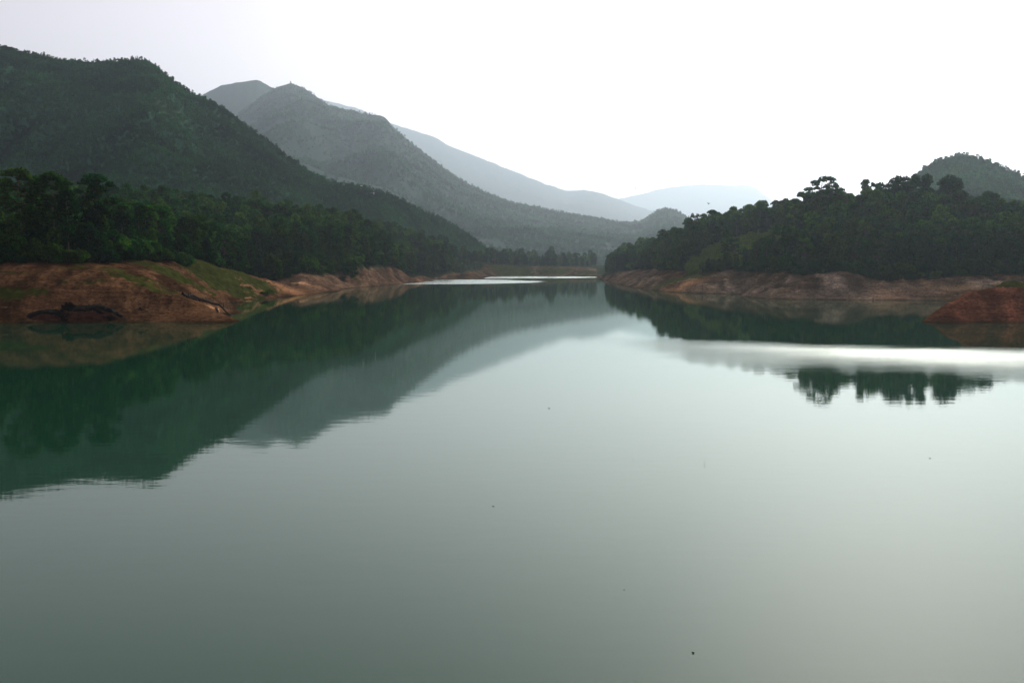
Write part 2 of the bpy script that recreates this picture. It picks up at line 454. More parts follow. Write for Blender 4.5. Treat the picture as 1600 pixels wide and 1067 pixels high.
def h_ground(x, y):
    z = h_base(x, y)
    land = sstep(0.2, 4, z) * (1 - 0.5 * sstep(12, 20, z))
    wx = x + 8 * fbm(x / 30, y / 30, 3, 11)
    lean = np.where(x < 0, 0.25, -0.25)                        # rills run obliquely down to the water
    gul = ridged((wx + lean * y) / 11, (y - lean * wx) / 50, 4, 21)
    z = z + land * (gul * 1.35 * (1 - 0.75 * sstep(9, 16, z)) + ridged((x + lean * y) / 5, y / 14, 3, 33) * 0.7 + fbm(x / 3.5, y / 3.5, 4, 31) * 0.45)
    z = z + fbm(x / 40, y / 40, 3, 41) * 0.35
    stepz = z + 0.11 * np.sin(z * 2 * math.pi / 0.9 + 3 * fbm(x / 25, y / 25, 2, 51)) * land
    h_ground.gul = gul
    return np.where(z > -1, stepz, z)

# ------------------------------------------------------------------ near terrain mesh
NC, NR = 1250, 760
u = np.linspace(-0.80, 0.80, NC)
yy = 285.0 * (2500 / 285.0) ** (np.linspace(0, 1, NR) ** 1.3)
U, YY = np.meshgrid(u, yy)
XX = U * YY
ZZ = h_ground(XX, YY)
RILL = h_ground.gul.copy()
def grid_faces(nr, nc):
    i = np.arange(nr * nc).reshape(nr, nc)
    return np.stack([i[:-1, :-1].ravel(), i[:-1, 1:].ravel(), i[1:, 1:].ravel(), i[1:, :-1].ravel()], 1)
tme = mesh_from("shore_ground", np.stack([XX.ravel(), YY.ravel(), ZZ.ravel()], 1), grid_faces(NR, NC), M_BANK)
PX = 800 + 1600 * XX / YY                # approximate column, used only to locate patches in world space

def hit(px, py):
    """where the sight line through a pixel meets the near terrain"""
    a, b = ray(px, py)
    y = np.linspace(290, 1900, 3000)
    g = h_base(a * y, y)
    z = CAM_H + b * y
    k = np.argmax((z < g) | (z < 0))
    return float(a * y[k]), float(y[k])
grass = np.zeros_like(XX)
for px, py, rx, ry, s in ((20, 462, 16, 5, .8), (225, 445, 22, 9, .75), (260, 425, 25, 22, .75), (300, 425, 30, 40, .85), (340, 427, 28, 40, .85), (385, 434, 22, 34, .9), (170, 425, 14, 12, .55), (310, 447, 14, 14, .7), (400, 440, 18, 22, .8), (240, 455, 15, 5, .5), (0, 430, 40, 8, .45), (130, 445, 30, 8, .5), (80, 455, 30, 6, .4), (200, 430, 30, 20, .6), (-60, 450, 30, 8, .5),
    (1065, 437, 28, 30, .9), (1030, 440, 14, 25, .4), (545, 424, 18, 30, .6), (635, 428, 12, 30, .55), (800, 421, 45, 60, 1.0), (870, 422, 45, 50, .8), (920, 425, 35, 40, .8), (1590, 445, 14, 8, 1.3), (1570, 445, 8, 6, 1.2), (1640, 444, 18, 10, 1.3), (1700, 442, 25, 12, 1.2), (1190, 440, 12, 20, .4), (460, 440, 18, 25, .35)):
    x0, y0 = hit(px, py)
    grass = np.maximum(grass, s * np.exp(-(((XX - x0) / rx) ** 2 + ((YY - y0) / ry) ** 2)))
pale = np.zeros_like(XX)
for px, py, rx, ry, s in ((465, 444, 9, 7, 1.0), (485, 446, 10, 5, .8), (336, 482, 3, 4, 1.0), (440, 450, 14, 22, .45), (380, 455, 14, 30, .35), (1060, 450, 20, 10, .4), (1330, 462, 25, 8, .3), (650, 436, 12, 12, .35)):
    x0, y0 = hit(px, py)
    pale = np.maximum(pale, s * np.exp(-(((XX - x0) / rx) ** 2 + ((YY - y0) / ry) ** 2)))
dry = 0.45 * sstep(0, 40, XX) * np.clip(0.6 + fbm(XX / 22, YY / 40, 3, 91) * 1.6, 0, 1.6) + 0.25 * (XX < -80) * (YY > 640)
for px, py, rx, ry, s in ((1309, 440, 15, 16, 1.0), (1309, 455, 22, 12, 1.0), (1340, 462, 14, 8, .9), (1400, 455, 10, 10, .5), (1100, 448, 14, 16, .5), (1185, 455, 16, 10, .6), (1240, 460, 10, 8, .6), (990, 443, 12, 30, .5), (1280, 458, 10, 8, .8)):
    x0, y0 = hit(px, py)
    dry = np.maximum(dry, s * np.exp(-(((XX - x0) / rx) ** 2 + ((YY - y0) / ry) ** 2)))
mound = sstep(110, 140, XX) * (1 - sstep(400, 440, YY))
grass = np.where(mound > .5, np.where(ZZ > 10.6, 1.2, grass * 0.2), grass)
# forest floor and bank shade mask: land above full-supply level and behind the crest lines
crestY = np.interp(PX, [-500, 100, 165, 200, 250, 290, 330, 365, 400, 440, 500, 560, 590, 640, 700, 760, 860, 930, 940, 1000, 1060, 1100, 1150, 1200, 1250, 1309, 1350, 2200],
                   [356, 362, 382, 420, 462, 502, 560, 640, 690, 705, 745, 850, 925, 1070, 1290, 1640, 1690, 1800, 1215, 1105, 805, 735, 695, 605, 575, 560, 566, 562])  # pulled forward on the second left bank, painting its shade over the scrub
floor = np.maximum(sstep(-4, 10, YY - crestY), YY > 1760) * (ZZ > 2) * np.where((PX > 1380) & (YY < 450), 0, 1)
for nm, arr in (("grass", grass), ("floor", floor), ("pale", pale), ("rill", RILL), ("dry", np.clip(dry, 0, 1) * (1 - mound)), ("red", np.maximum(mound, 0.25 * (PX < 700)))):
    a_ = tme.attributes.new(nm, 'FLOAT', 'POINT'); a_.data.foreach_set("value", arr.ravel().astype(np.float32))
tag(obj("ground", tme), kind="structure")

# the lake sheet and the plain below everything
wm = mesh_from("lake", [(-45300, -600, 0), (45300, -600, 0), (45300, 45400, 0), (-45300, 45400, 0)], [(0, 1, 2, 3)], M_WATER)
tag(obj("lake_water", wm), kind="structure")
bm_ = mesh_from("lake_bed", [(-45300, -600, -9), (45300, -600, -9), (45300, 45400, -9), (-45300, 45400, -9)], [(0, 1, 2, 3)], simple_mat("lake_bed_mud", (0.06, 0.05, 0.035)))
tag(obj("lake_bed", bm_), kind="structure")

# ------------------------------------------------------------------ hills
hill_fn = {}
def hill(name, ridge, front, mat, far=1.0, cols=420, rows=150, amp=0.10, spur=220.0, seed=0, pexp=1.15, back=900, zb=-4, rough=2.5):
    r = np.array(ridge, float); f = np.array(front, float)
    r[:, 2] *= far; spur *= far; rough *= far; back *= far
    px = np.linspace(r[0, 0], r[-1, 0], cols)
    def sm(y, w):                       # soften the polyline
        k = np.ones(w) / w; p = np.pad(y, w // 2, mode='edge'); return np.convolve(p, k, 'valid')[:len(y)]
    w = max(3, (cols // 110) | 1)
    py = sm(np.interp(px, r[:, 0], r[:, 1]), w); Yr = sm(np.interp(px, r[:, 0], r[:, 2]), 2 * w + 1)
    Yf = np.interp(px, f[:, 0], f[:, 1])
    a, b = ray(px, py)
    zr = CAM_H + b * Yr
    nf = int(rows * 0.75); nb = rows - nf
    s = np.linspace(0, 1, nf)[:, None]
    Yg = Yf + (Yr - Yf) * s
    Xg = a * Yg
    H = zr - zb
    prof = s ** pexp
    wx = Xg + 0.35 * spur * fbm(Xg / spur, Yg / spur, 3, seed)
    sp = ridged(wx / spur, Yg / (spur * 3.2), 4, seed + 5)
    Zg = zb + H * prof + H * amp * sp * (4 * s * (1 - s)) ** 0.8
    Zg = Zg + rough * fbm(Xg / (22 * far), Yg / (22 * far), 4, seed + 9) * sstep(0, .1, s)
    t = np.linspace(0, 1, nb + 1)[1:, None]
    Yb = Yr + back * t; Xb = a * Yb
    Zb = zr - H * t ** 1.1 + rough * fbm(Xb / (22 * far), Yb / (22 * far), 4, seed + 9) * (1 - t) + H * amp * ridged(Xb / spur, Yb / spur, 3, seed + 5) * t * (1 - t) * 2
    X = np.vstack([Xg, Xb]); Y = np.vstack([Yg, Yb]); Z = np.vstack([Zg, Zb])
    me = mesh_from(name, np.stack([X.ravel(), Y.ravel(), Z.ravel()], 1), grid_faces(rows, cols), mat)
    o = tag(obj("hill", me), kind="structure")
    hill_fn[name] = (X, Y, Z, nf)
    return o

hill("near_left", [(-700, 30, 2100), (-300, 50, 2050), (-100, 62, 2000), (0, 73, 1980), (40, 83, 1960), (90, 93, 1940), (150, 98, 1920), (185, 96, 1910), (220, 93, 1900), (240, 101, 1890), (265, 120, 1880), (290, 141, 1870), (325, 158, 1850), (350, 173, 1830), (380, 197, 1800), (410, 215, 1780), (450, 246, 1750), (480, 268, 1720), (520, 286, 1690), (560, 293, 1680), (600, 303, 1700), (640, 322, 1750), (700, 350, 1850), (740, 374, 1900), (762, 392, 1950), (790, 408, 2000), (810, 416, 2000)],
     [(-700, 1050), (300, 1060), (500, 1180), (600, 1400), (650, 1600), (750, 1750), (810, 1850)], M_HILL, cols=520, rows=170, amp=0.17, spur=300, seed=60, pexp=1.1)
hill("twin_peak_back", [(150, 260, 4500), (250, 195, 4450), (310, 152, 4400), (345, 134, 4350), (385, 127, 4300), (402, 125, 4300), (425, 137, 4250), (445, 150, 4250), (480, 175, 4250), (560, 240, 4250)],
     [(150, 4600), (560, 4600)], M_HILL2, 2.05, cols=260, rows=110, amp=0.07, spur=420, seed=80)
hill("twin_peak", [(150, 330, 3500), (300, 235, 3450), (370, 180, 3400), (410, 150, 3350), (432, 136, 3320), (455, 130.5, 3300), (475, 138, 3280), (495, 152, 3250), (515, 165, 3220), (540, 174, 3150), (570, 179, 3100), (600, 182, 3050), (612, 196, 3020), (640, 222, 2980), (660, 238, 2950), (700, 270, 2900), (730, 288, 2880), (760, 302, 2850), (800, 318, 2820), (830, 324, 2800), (900, 337, 2780), (960, 347, 2750), (985, 349, 2730), (1005, 345, 2700), (1025, 332, 2700), (1042, 327, 2700), (1060, 333, 2700), (1085, 348, 2700), (1150, 370, 2750), (1250, 395, 2800)],
     [(150, 2650), (700, 2650), (1250, 2650)], M_HILL2, 2.25, cols=620, rows=160, amp=0.14, spur=330, seed=100, pexp=1.1)
hill("third_ridge", [(480, 150, 5900), (560, 170, 5800), (612, 194, 5700), (650, 205, 5600), (680, 215, 5550), (700, 227, 5500), (740, 243, 5500), (760, 251, 5450), (800, 267, 5400), (850, 287, 5400), (885, 298, 5350), (915, 297, 5350), (940, 302, 5350), (980, 317, 5400), (1020, 330, 5500), (1100, 355, 5500)],
     [(480, 9000), (1100, 9000)], M_HILL2, 3.6, cols=300, rows=90, amp=0.10, spur=500, seed=120, rough=5)
hill("last_ridge", [(850, 330, 9200), (960, 312, 9000), (1000, 304, 9000), (1030, 296, 9000), (1060, 291, 9000), (1100, 288, 9000), (1140, 290, 9000), (1165, 289, 9000), (1180, 293, 9000), (1192, 303, 9000), (1210, 316, 9000), (1260, 332, 9000), (1400, 360, 9000)],
     [(850, 22000), (1400, 22000)], M_HILL2, 3.3, cols=260, rows=80, amp=0.07, spur=700, seed=140, back=1100, rough=6)
hill("right_cone", [(1200, 400, 1900), (1300, 350, 1880), (1380, 312, 1860), (1420, 288, 1840), (1450, 264, 1820), (1475, 252, 1800), (1495, 247, 1800), (1515, 248, 1800), (1545, 257, 1810), (1575, 270, 1820), (1600, 281, 1830), (1680, 302, 1850), (1800, 335, 1880), (2100, 380, 1900)],
     [(1200, 1100), (2100, 1100)], M_HILL, cols=300, rows=120, amp=0.06, spur=230, seed=160, pexp=1.0, rough=1.5)

# ------------------------------------------------------------------ tree models
def leaf_quads(c, size, up=0.35, rg=rng):
    """one bent leaf-clump quad per centre"""
    n_ = len(c)
    d1 = rg.normal(size=(n_, 3)); d1 /= np.linalg.norm(d1, axis=1)[:, None]
    d2 = rg.normal(size=(n_, 3)); d2[:, 2] *= up
    d2 -= (d2 * d1).sum(1)[:, None] * d1; d2 /= np.linalg.norm(d2, axis=1)[:, None]
    s = (size * (0.6 + 0.8 * rg.random(n_)))[:, None]
    d1 = d1 * s; d2 = d2 * s * 0.55
    v = np.stack([c - d1, c - d2 * (0.7 + .6 * rg.random((n_, 1))), c + d1, c + d2], 1).reshape(-1, 3)
    f = np.arange(4 * n_).reshape(n_, 4)
    return v, f

def cluster(c, r, flat, n_, rg):
    d = rg.normal(size=(n_, 3)); d /= np.linalg.norm(d, axis=1)[:, None]
    rr = r * (0.55 + 0.5 * rg.random(n_) ** 0.6)[:, None]
    p = d * rr; p[:, 2] = np.where(p[:, 2] < 0, p[:, 2] * 0.35, p[:, 2]) * flat
    # umbrella droop at the rim
    p[:, 2] -= 0.25 * (p[:, 0] ** 2 + p[:, 1] ** 2) / r
    return p + c

def crown_mesh(name, H, kind, seed, leaf, per, mat):
    rg = np.random.default_rng(seed)
    cs = []
    ax = rg.normal(size=2) * 0.02 * H
    def axis(t): return np.array([ax[0] * t ** 2, ax[1] * t ** 2, H * t])
    C, lim = [], []
    if kind == 'tall':                          # clear stem, tiers of domed pads, wide domed head
        k = 26; lo = 0.30
        for i in range(k):
            t = lo + (0.95 - lo) * (i / (k - 1)) ** 0.9
            ang = i * 2.4 + rg.normal() * .5
            w = H * (0.06 + 0.10 * math.sin(min(1, (t - lo) / (1 - lo) * 1.15) * math.pi * .78)) * (0.55 + .7 * rg.random())
            base = axis(t - 0.05); tip = axis(t) + np.array([math.cos(ang) * w, math.sin(ang) * w, 0])
            C.append((tip, H * (0.045 + 0.035 * rg.random()), 0.7)); lim.append((base, tip))
        for i in range(5):
            ang = i * 1.3; w = H * 0.045
            tip = axis(0.955 + 0.02 * rg.random()) + np.array([math.cos(ang) * w, math.sin(ang) * w, 0])
            C.append((tip, H * 0.07, 0.75)); lim.append((axis(.86), tip))
    elif kind == 'open':                        # spreading head of separate pads with sky between
        k = 30
        for i in range(k):
            t = 0.42 + 0.55 * rg.random() ** 0.8
            ang = i * 2.4 + rg.normal() * .4
            w = H * 0.30 * math.sqrt(max(0.05, 1 - ((t - 0.55) / 0.47) ** 2)) * (0.45 + .6 * rg.random())
            tip = axis(t) + np.array([math.cos(ang) * w, math.sin(ang) * w, 0])
            C.append((tip, H * (0.045 + 0.03 * rg.random()), 0.55)); lim.append((axis(max(.25, t - 0.18)), tip))
    elif kind == 'dense':                       # full crown almost to the ground
        k = 34
        for i in range(k):
            t = 0.14 + 0.82 * (i / (k - 1))
            ang = i * 2.4 + rg.normal() * .5
            w = H * 0.19 * math.sin(math.pi * (0.12 + 0.80 * (1 - t) ** 0.8)) * (0.5 + .6 * rg.random())
            tip = axis(t) + np.array([math.cos(ang) * w, math.sin(ang) * w, 0])
            C.append((tip, H * (0.06 + 0.045 * rg.random()), 0.8)); lim.append((axis(max(0.05, t - 0.08)), tip))
    elif kind == 'spire':
        k = 26
        for i in range(k):
            t = 0.12 + 0.85 * (i / (k - 1))
            ang = i * 2.4
            w = H * 0.15 * (1.02 - t) * (0.6 + .6 * rg.random())
            tip = axis(t) + np.array([math.cos(ang) * w, math.sin(ang) * w, 0])
            C.append((tip, H * (0.03 + 0.05 * (1 - t)), 0.9)); lim.append((axis(max(0.05, t - 0.05)), tip))
    elif kind == 'bush':
        for i in range(14):
            ang = i * 2.4; w = H * 0.45 * rg.random() ** .5; t = 0.25 + 0.45 * rg.random()
            tip = np.array([math.cos(ang) * w, math.sin(ang) * w, H * t])
            C.append((tip, H * (0.18 + 0.12 * rg.random()), 0.9)); lim.append((np.array([0, 0, 0.02 * H]), tip))
    for c, r, fl in C:
        cs.append(cluster(c, r, fl, int(per * (r / (0.06 * H)) ** 2), rg))
    cc = np.vstack(cs)
    cc[:, 2] = np.maximum(cc[:, 2], 0.02 * H)
    v, f = leaf_quads(cc, leaf, rg=rg)
    me = mesh_from(name, v, f, mat, smooth=False)
    a_ = me.attributes.new("leaf", 'FLOAT', 'FACE')
    a_.data.foreach_set("value", rg.random(len(f)).astype(np.float32))
    return me, lim, axis

def tube(path, radii, sides=7):
    path = np.asarray(path, float); V, F = [], []
    for i, (p, r) in enumerate(zip(path, radii)):
        d = path[min(i + 1, len(path) - 1)] - path[max(i - 1, 0)]; d /= np.linalg.norm(d) + 1e-9
        a = np.cross(d, [0, 0, 1]) if abs(d[2]) < .9 else np.cross(d, [1, 0, 0]); a /= np.linalg.norm(a); b = np.cross(d, a)
        for k in range(sides):
            t = 2 * math.pi * k / sides
            V.append(p + r * (math.cos(t) * a + math.sin(t) * b))
    for i in range(len(path) - 1):
        for k in range(sides):
            F.append((i * sides + k, i * sides + (k + 1) % sides, (i + 1) * sides + (k + 1) % sides, (i + 1) * sides + k))
    return np.array(V), np.array(F)

def join_tubes(ts):
    V, F, o = [], [], 0
    for v, f in ts: V.append(v); F.append(f + o); o += len(v)
    return np.vstack(V), np.vstack(F)

def trunk_mesh(name, H, lim, axis, r0):
    ts = [tube([axis(t) for t in np.linspace(-0.02, 0.95, 9)], [r0 * (1 - 0.9 * t) * (1.25 if t == 0 else 1) for t in np.linspace(0, 1, 9)])]
    for a, b in lim:
        m = (a + b) / 2 + np.array([0, 0, -0.06 * np.linalg.norm(b - a)])
        ts.append(tube([a, m, b], [r0 * .3, r0 * .2, r0 * .07], 4))
    v, f = join_tubes(ts)
    return mesh_from(name, v, f, M_BARK)

KINDS = {}
def make_kind(key, H, kind, seed, leaf, per, mat, r0):
    c, lim, axis = crown_mesh(key + "_crown", H, kind, seed, leaf, per, mat)
    KINDS[key] = (c, trunk_mesh(key + "_trunk", H, lim, axis, r0), H)
for i in range(4): make_kind("tall%d" % i, 30, 'tall', 10 + i, 0.62, 95, M_EUC, 0.42)
for i in range(4): make_kind("dense%d" % i, 22, 'dense', 30 + i, 0.62, 70, M_DARK, 0.36)
for i in range(3): make_kind("open%d" % i, 24, 'open', 50 + i, 0.55, 75, M_EUC, 0.40)
for i in range(2): make_kind("spire%d" % i, 18, 'spire', 60 + i, 0.5, 60, M_DARK, 0.25)
for i in range(2): make_kind("bush%d" % i, 5, 'bush', 70 + i, 0.34, 60, M_SHRUB, 0.12)

# small collections of whole-tree meshes for the uncountable woods
def variant_collection(cname, specs):
    vc = bpy.data.collections.new(cname)
    for i, (H, kind, seed, leaf, per, mat) in enumerate(specs):
        c, lim, axis = crown_mesh("wood_variant", H, kind, seed, leaf, per, mat)
        v, f = tube([axis(t) for t in (-.02, .5, .95)], [0.35 * H / 25, .2 * H / 25, .05], 5)
        tm = mesh_from("wood_variant_stem", v, f, M_BARK)
        # join crown and stem in one mesh with two materials
        nv = len(c.vertices); cv = np.empty(nv * 3, np.float32); c.vertices.foreach_get("co", cv)
        cf = np.arange(nv).reshape(-1, 4)
        me = mesh_from("wood_variant", np.vstack([cv.reshape(-1, 3), v]), np.vstack([cf, f + nv]), mat, smooth=False)
        me.materials.append(M_BARK)
        mi = np.zeros(len(me.polygons), np.int32); mi[len(cf):] = 1
        me.polygons.foreach_set("material_index", mi)
        a_ = me.attributes.new("leaf", 'FLOAT', 'FACE')
        a_.data.foreach_set("value", np.random.default_rng(i).random(len(me.polygons)).astype(np.float32))
        vc.objects.link(bpy.data.objects.new("%s_%02d" % (cname, i), me))
    return vc
VC_WOOD = variant_collection("wood_trees", [(26, 'tall', 201, 0.8, 34, M_EUC), (24, 'tall', 202, 0.8, 34, M_EUC), (20, 'dense', 203, 0.85, 30, M_DARK), (21, 'dense', 204, 0.85, 30, M_DARK), (22, 'open', 205, 0.8, 30, M_EUC), (17, 'spire', 206, 0.8, 26, M_DARK)])
VC_FAR = variant_collection("hill_trees", [(12, 'dense', 301, 0.9, 7, M_FAR), (13, 'open', 302, 1.0, 6, M_FAR), (11, 'spire', 303, 0.9, 7, M_FAR), (9, 'bush', 304, 0.9, 12, M_FAR)])
VC_SHRUB = variant_collection("shrubs", [(5, 'bush', 401, 0.45, 26, M_SHRUB), (6, 'spire', 402, 0.4, 22, M_SHRUB), (4, 'bush', 403, 0.45, 26, M_SHRUB)])

VC_UNDER = variant_collection("understorey", [(6, 'bush', 501, 0.5, 30, M_DARK), (8, 'dense', 502, 0.5, 20, M_DARK), (7, 'bush', 503, 0.5, 30, M_EUC)])

def scatter(name, P3, scl, vc, label_kind="stuff", zs=None):
    P3 = np.asarray(P3, np.float32); n_ = len(P3)
    me = bpy.data.meshes.new(name)
    me.vertices.add(n_); me.vertices.foreach_set("co", P3.ravel())
    rg = np.random.default_rng(n_)
    nv = len(vc.objects)
    a = me.attributes.new("pick", 'INT', 'POINT'); a.data.foreach_set("value", rg.integers(0, nv, n_).astype(np.int32))
    rot = np.zeros((n_, 3), np.float32); rot[:, 2] = rg.random(n_) * 6.283; rot[:, 0] = rg.normal(size=n_) * 0.04
    a = me.attributes.new("turn", 'FLOAT_VECTOR', 'POINT'); a.data.foreach_set("vector", rot.ravel())
    s3 = np.repeat(np.asarray(scl, np.float32)[:, None], 3, 1); s3[:, 2] *= (0.9 + 0.25 * rg.random(n_))
    a = me.attributes.new("size", 'FLOAT_VECTOR', 'POINT'); a.data.foreach_set("vector", s3.ravel())
    o = obj(name, me)
    gname = "scatter_" + vc.name
    ng = bpy.data.node_groups.get(gname)
    if ng is None:
        ng = bpy.data.node_groups.new(gname, 'GeometryNodeTree')
        ng.interface.new_socket("Geometry", in_out='INPUT', socket_type='NodeSocketGeometry')
        ng.interface.new_socket("Geometry", in_out='OUTPUT', socket_type='NodeSocketGeometry')
        gi = ng.nodes.new("NodeGroupInput"); go = ng.nodes.new("NodeGroupOutput")
        ip = ng.nodes.new("GeometryNodeInstanceOnPoints"); ci = ng.nodes.new("GeometryNodeCollectionInfo")
        ci.inputs[0].default_value = vc; ci.inputs['Separate Children'].default_value = True; ci.inputs['Reset Children'].default_value = True
        def na(nm, t):
            q = ng.nodes.new("GeometryNodeInputNamedAttribute"); q.data_type = t; q.inputs[0].default_value = nm
            return [s_ for s_ in q.outputs if s_.enabled][0]
        ip.inputs['Pick Instance'].default_value = True
        L = ng.links.new
        L(gi.outputs[0], ip.inputs['Points']); L(ci.outputs[0], ip.inputs['Instance'])
        L(na("pick", 'INT'), ip.inputs['Instance Index']); L(na("turn", 'FLOAT_VECTOR'), ip.inputs['Rotation']); L(na("size", 'FLOAT_VECTOR'), ip.inputs['Scale'])
        L(ip.outputs[0], go.inputs[0])
    md = o.modifiers.new("scatter", 'NODES'); md.node_group = ng
    return o

# ------------------------------------------------------------------ forest sites near the lake
def jitter_grid(x0, x1, y0, y1, step):
    gx, gy = np.meshgrid(np.arange(x0, x1, step), np.arange(y0, y1, step))
    x = gx.ravel() + rng.uniform(-.45, .45, gx.size) * step; y = gy.ravel() + rng.uniform(-.45, .45, gx.size) * step
    return x, y
def crest(px):
    return np.interp(px, [-500, 100, 165, 200, 250, 290, 330, 365, 400, 440, 500, 560, 590, 640, 700, 760, 860, 930, 940, 1000, 1030, 1060, 1100, 1150, 1200, 1250, 1309, 1350, 2200],
                     [360, 366, 386, 420, 462, 505, 552, 610, 735, 750, 800, 868, 940, 1085, 1300, 1655, 1705, 1850, 1225, 1075, 908, 812, 740, 700, 612, 582, 566, 572, 568])

sites = []   # x, y, z, px
xs, ys = jitter_grid(-1250, 1300, 355, 1500, 8.2)
xs2, ys2 = jitter_grid(-900, 400, 1500, 2050, 13)
xs = np.r_[xs, xs2]; ys = np.r_[ys, ys2]
px_ = 800 + 1600 * xs / ys
ok = (px_ > -220) & (px_ < 1800) & (ys > crest(px_))
ok &= ~((px_ > 948) & (px_ < 1250) & (ys > 1450))
ok &= ~((px_ > 912) & (px_ < 948) & (ys < 1850))
ok &= ~((px_ > 948) & (px_ < 1000) & (ys > 1400))
ok &= ~((px_ > 1380) & (ys < 450))
xs, ys, px_ = xs[ok], ys[ok], px_[ok]
zs = h_ground(xs, ys)
ok = zs > 5.5
xs, ys, px_, zs = xs[ok], ys[ok], px_[ok], zs[ok]
left = px_ < 930
ok = np.where(left, ys < 2050, ys < 1000 + 450 * (px_ < 1030))
ok &= ~(left & (px_ < 580) & (ys > 1080))
xs, ys, px_, zs, left = xs[ok], ys[ok], px_[ok], zs[ok], left[ok]
# young plantation clearing on the right peninsula
def in_clear(px, y):
    py = 413 - 0 * y
    return (px > 1075) & (px < 1250) & (y > np.interp(px, [1075, 1110, 1150, 1200, 1250], [745, 738, 706, 640, 612])) & (y < np.interp(px, [1075, 1110, 1150, 1200, 1250], [800, 815, 815, 785, 705]))
clear = in_clear(px_, ys)
shr = np.c_[xs[clear], ys[clear], zs[clear]]
xs, ys, px_, zs, left = xs[~clear], ys[~clear], px_[~clear], zs[~clear], left[~clear]
print("forest sites", len(xs), "clear", len(shr))

hsc = np.ones(len(xs))
tallzone = (px_ < 175) & (ys < 430)
hsc[:] = 0.80 + 0.35 * rng.random(len(xs))
m7 = left & (px_ > 690)
hsc[m7] *= np.clip(0.68 + 0.9 * fbm(xs[m7] / 35, ys[m7] / 60, 3, 95) + rng.normal(size=m7.sum()) * .12, .32, 1.05)
hsc[(px_ > 175) & (px_ < 300) & (ys < crest(px_) + 25)] *= 0.5
thin = (tallzone & (rng.random(len(xs)) < 0.25))
depth = ys - crest(px_)
score = ys + rng.random(len(xs)) * 60 + 2.2 * depth
score = np.where(tallzone, -1, score)
vis = (px_ > -12) & (px_ < 1612)
order = np.argsort(np.where(vis & ~thin, score, 1e9))
N_IND = 285
ind = order[:N_IND]
rest = np.ones(len(xs), bool); rest[ind] = False; rest[thin] = False

# ------------------------------------------------------------------ individual trees
def make_tree(key, loc, rz, s, name, label, group, cat="tree", sxy=None):
    c, t, H = KINDS[key]
    e = empty(name, loc, rz)
    e.scale = (sxy or s, sxy or s, s)
    obj("trunk", t, e); obj("crown", c, e)
    tag(e, label, cat, group)
    return e

STANDS = [(22, "at the extreme left edge above the mud", "trees of the tall stand on the left bank"),
    (55, "around the foot of the tallest left tree", "trees of the tall stand on the left bank"),
    (85, "between the two tallest left trees", "trees of the tall stand on the left bank"),
    (118, "just right of the second tall left tree", "trees of the tall stand on the left bank"),
    (146, "around the broad layered tree of the left stand", "trees of the tall stand on the left bank"),
    (175, "at the right end of the tall left stand", "trees of the tall stand on the left bank"),
    (230, "where the left wood meets the grassy knoll", "trees behind the grassy knoll"),
    (300, "behind the top of the grassy left knoll", "trees behind the grassy knoll"),
    (380, "in the shaded hollow right of the grassy left knoll", "trees above the shaded left bank"),
    (460, "above the orange gravel beach on the left shore", "trees above the shaded left bank"),
    (560, "above the rilled brown bank of the left shore", "trees above the gullied left point"),
    (660, "above the last rilled point of the left bank", "trees above the gullied left point"),
    (800, "on the hazy shore behind the bright water streak", "trees on the far left shore"),
    (930, "on the grassy far shore where the lake narrows", "trees on the far left shore"),
    (1000, "at the hazy tip of the right peninsula", "trees at the tip of the right peninsula"),
    (1075, "above the grassy patch on the right peninsula bank", "trees at the tip of the right peninsula"),
    (1190, "on the shore below the bright young plantation", "trees round the young plantation"),
    (1270, "between the young plantation and the pale cliff", "trees round the young plantation"),
    (1310, "above the left half of the pale cliff", "trees above the pale cliff"),
    (1350, "above the right half of the pale cliff", "trees above the pale cliff"),
    (1390, "just right of the pale cliff", "trees above the pale cliff"),
    (1430, "midway between pale cliff and red mound", "trees above the pale cliff"),
    (1475, "behind the low left tip of the red mound", "trees behind the red mound"),
    (1525, "behind the bare slope of the red mound", "trees behind the red mound"),
    (9999, "behind the grassy top of the red mound", "trees behind the red mound")]
def describe(px, key, h, dep):
    where, grp = next((w, g) for lim_, w, g in STANDS if px < lim_)
    shape = {"tall": "tiered eucalyptus", "open": "open eucalyptus", "dens": "bushy tree", "spir": "pointed tree"}[key[:4]]
    size = "low" if h < 17 else "middling" if h < 23 else "tall"
    row = "front row" if dep < 9 else "set back"
    return "%s %s %s, %s" % (size, shape, where, row), grp

for i in ind:
    x, y, z, p = xs[i], ys[i], zs[i], px_[i]
    if p < 175:
        key = "tall%d" % rng.integers(4) if y < 430 and rng.random() < .34 else "dense%d" % rng.integers(4)
    else:
        key = rng.choice(["dense0", "dense1", "dense2", "dense3", "tall0", "tall1", "tall2", "spire0", "open1"])
    H = KINDS[key][2]
    target = (24 if p < 930 else 21) * hsc[i]
    if p < 175: target = 19 + 10 * rng.random() if key.startswith("tall") else 11 + 7 * rng.random()
    if key.startswith("spire"): target *= 0.8
    s = target / H
    lab, grp = describe(p, key, target, depth[i])
    nm = "eucalyptus_tree" if key.startswith(("tall", "open")) else "leafy_tree"
    make_tree(key, (x, y, z - 0.3), rng.random() * 6.28, s, nm, lab, grp, sxy=s * (0.8 if p < 175 and key.startswith('tall') else 1))

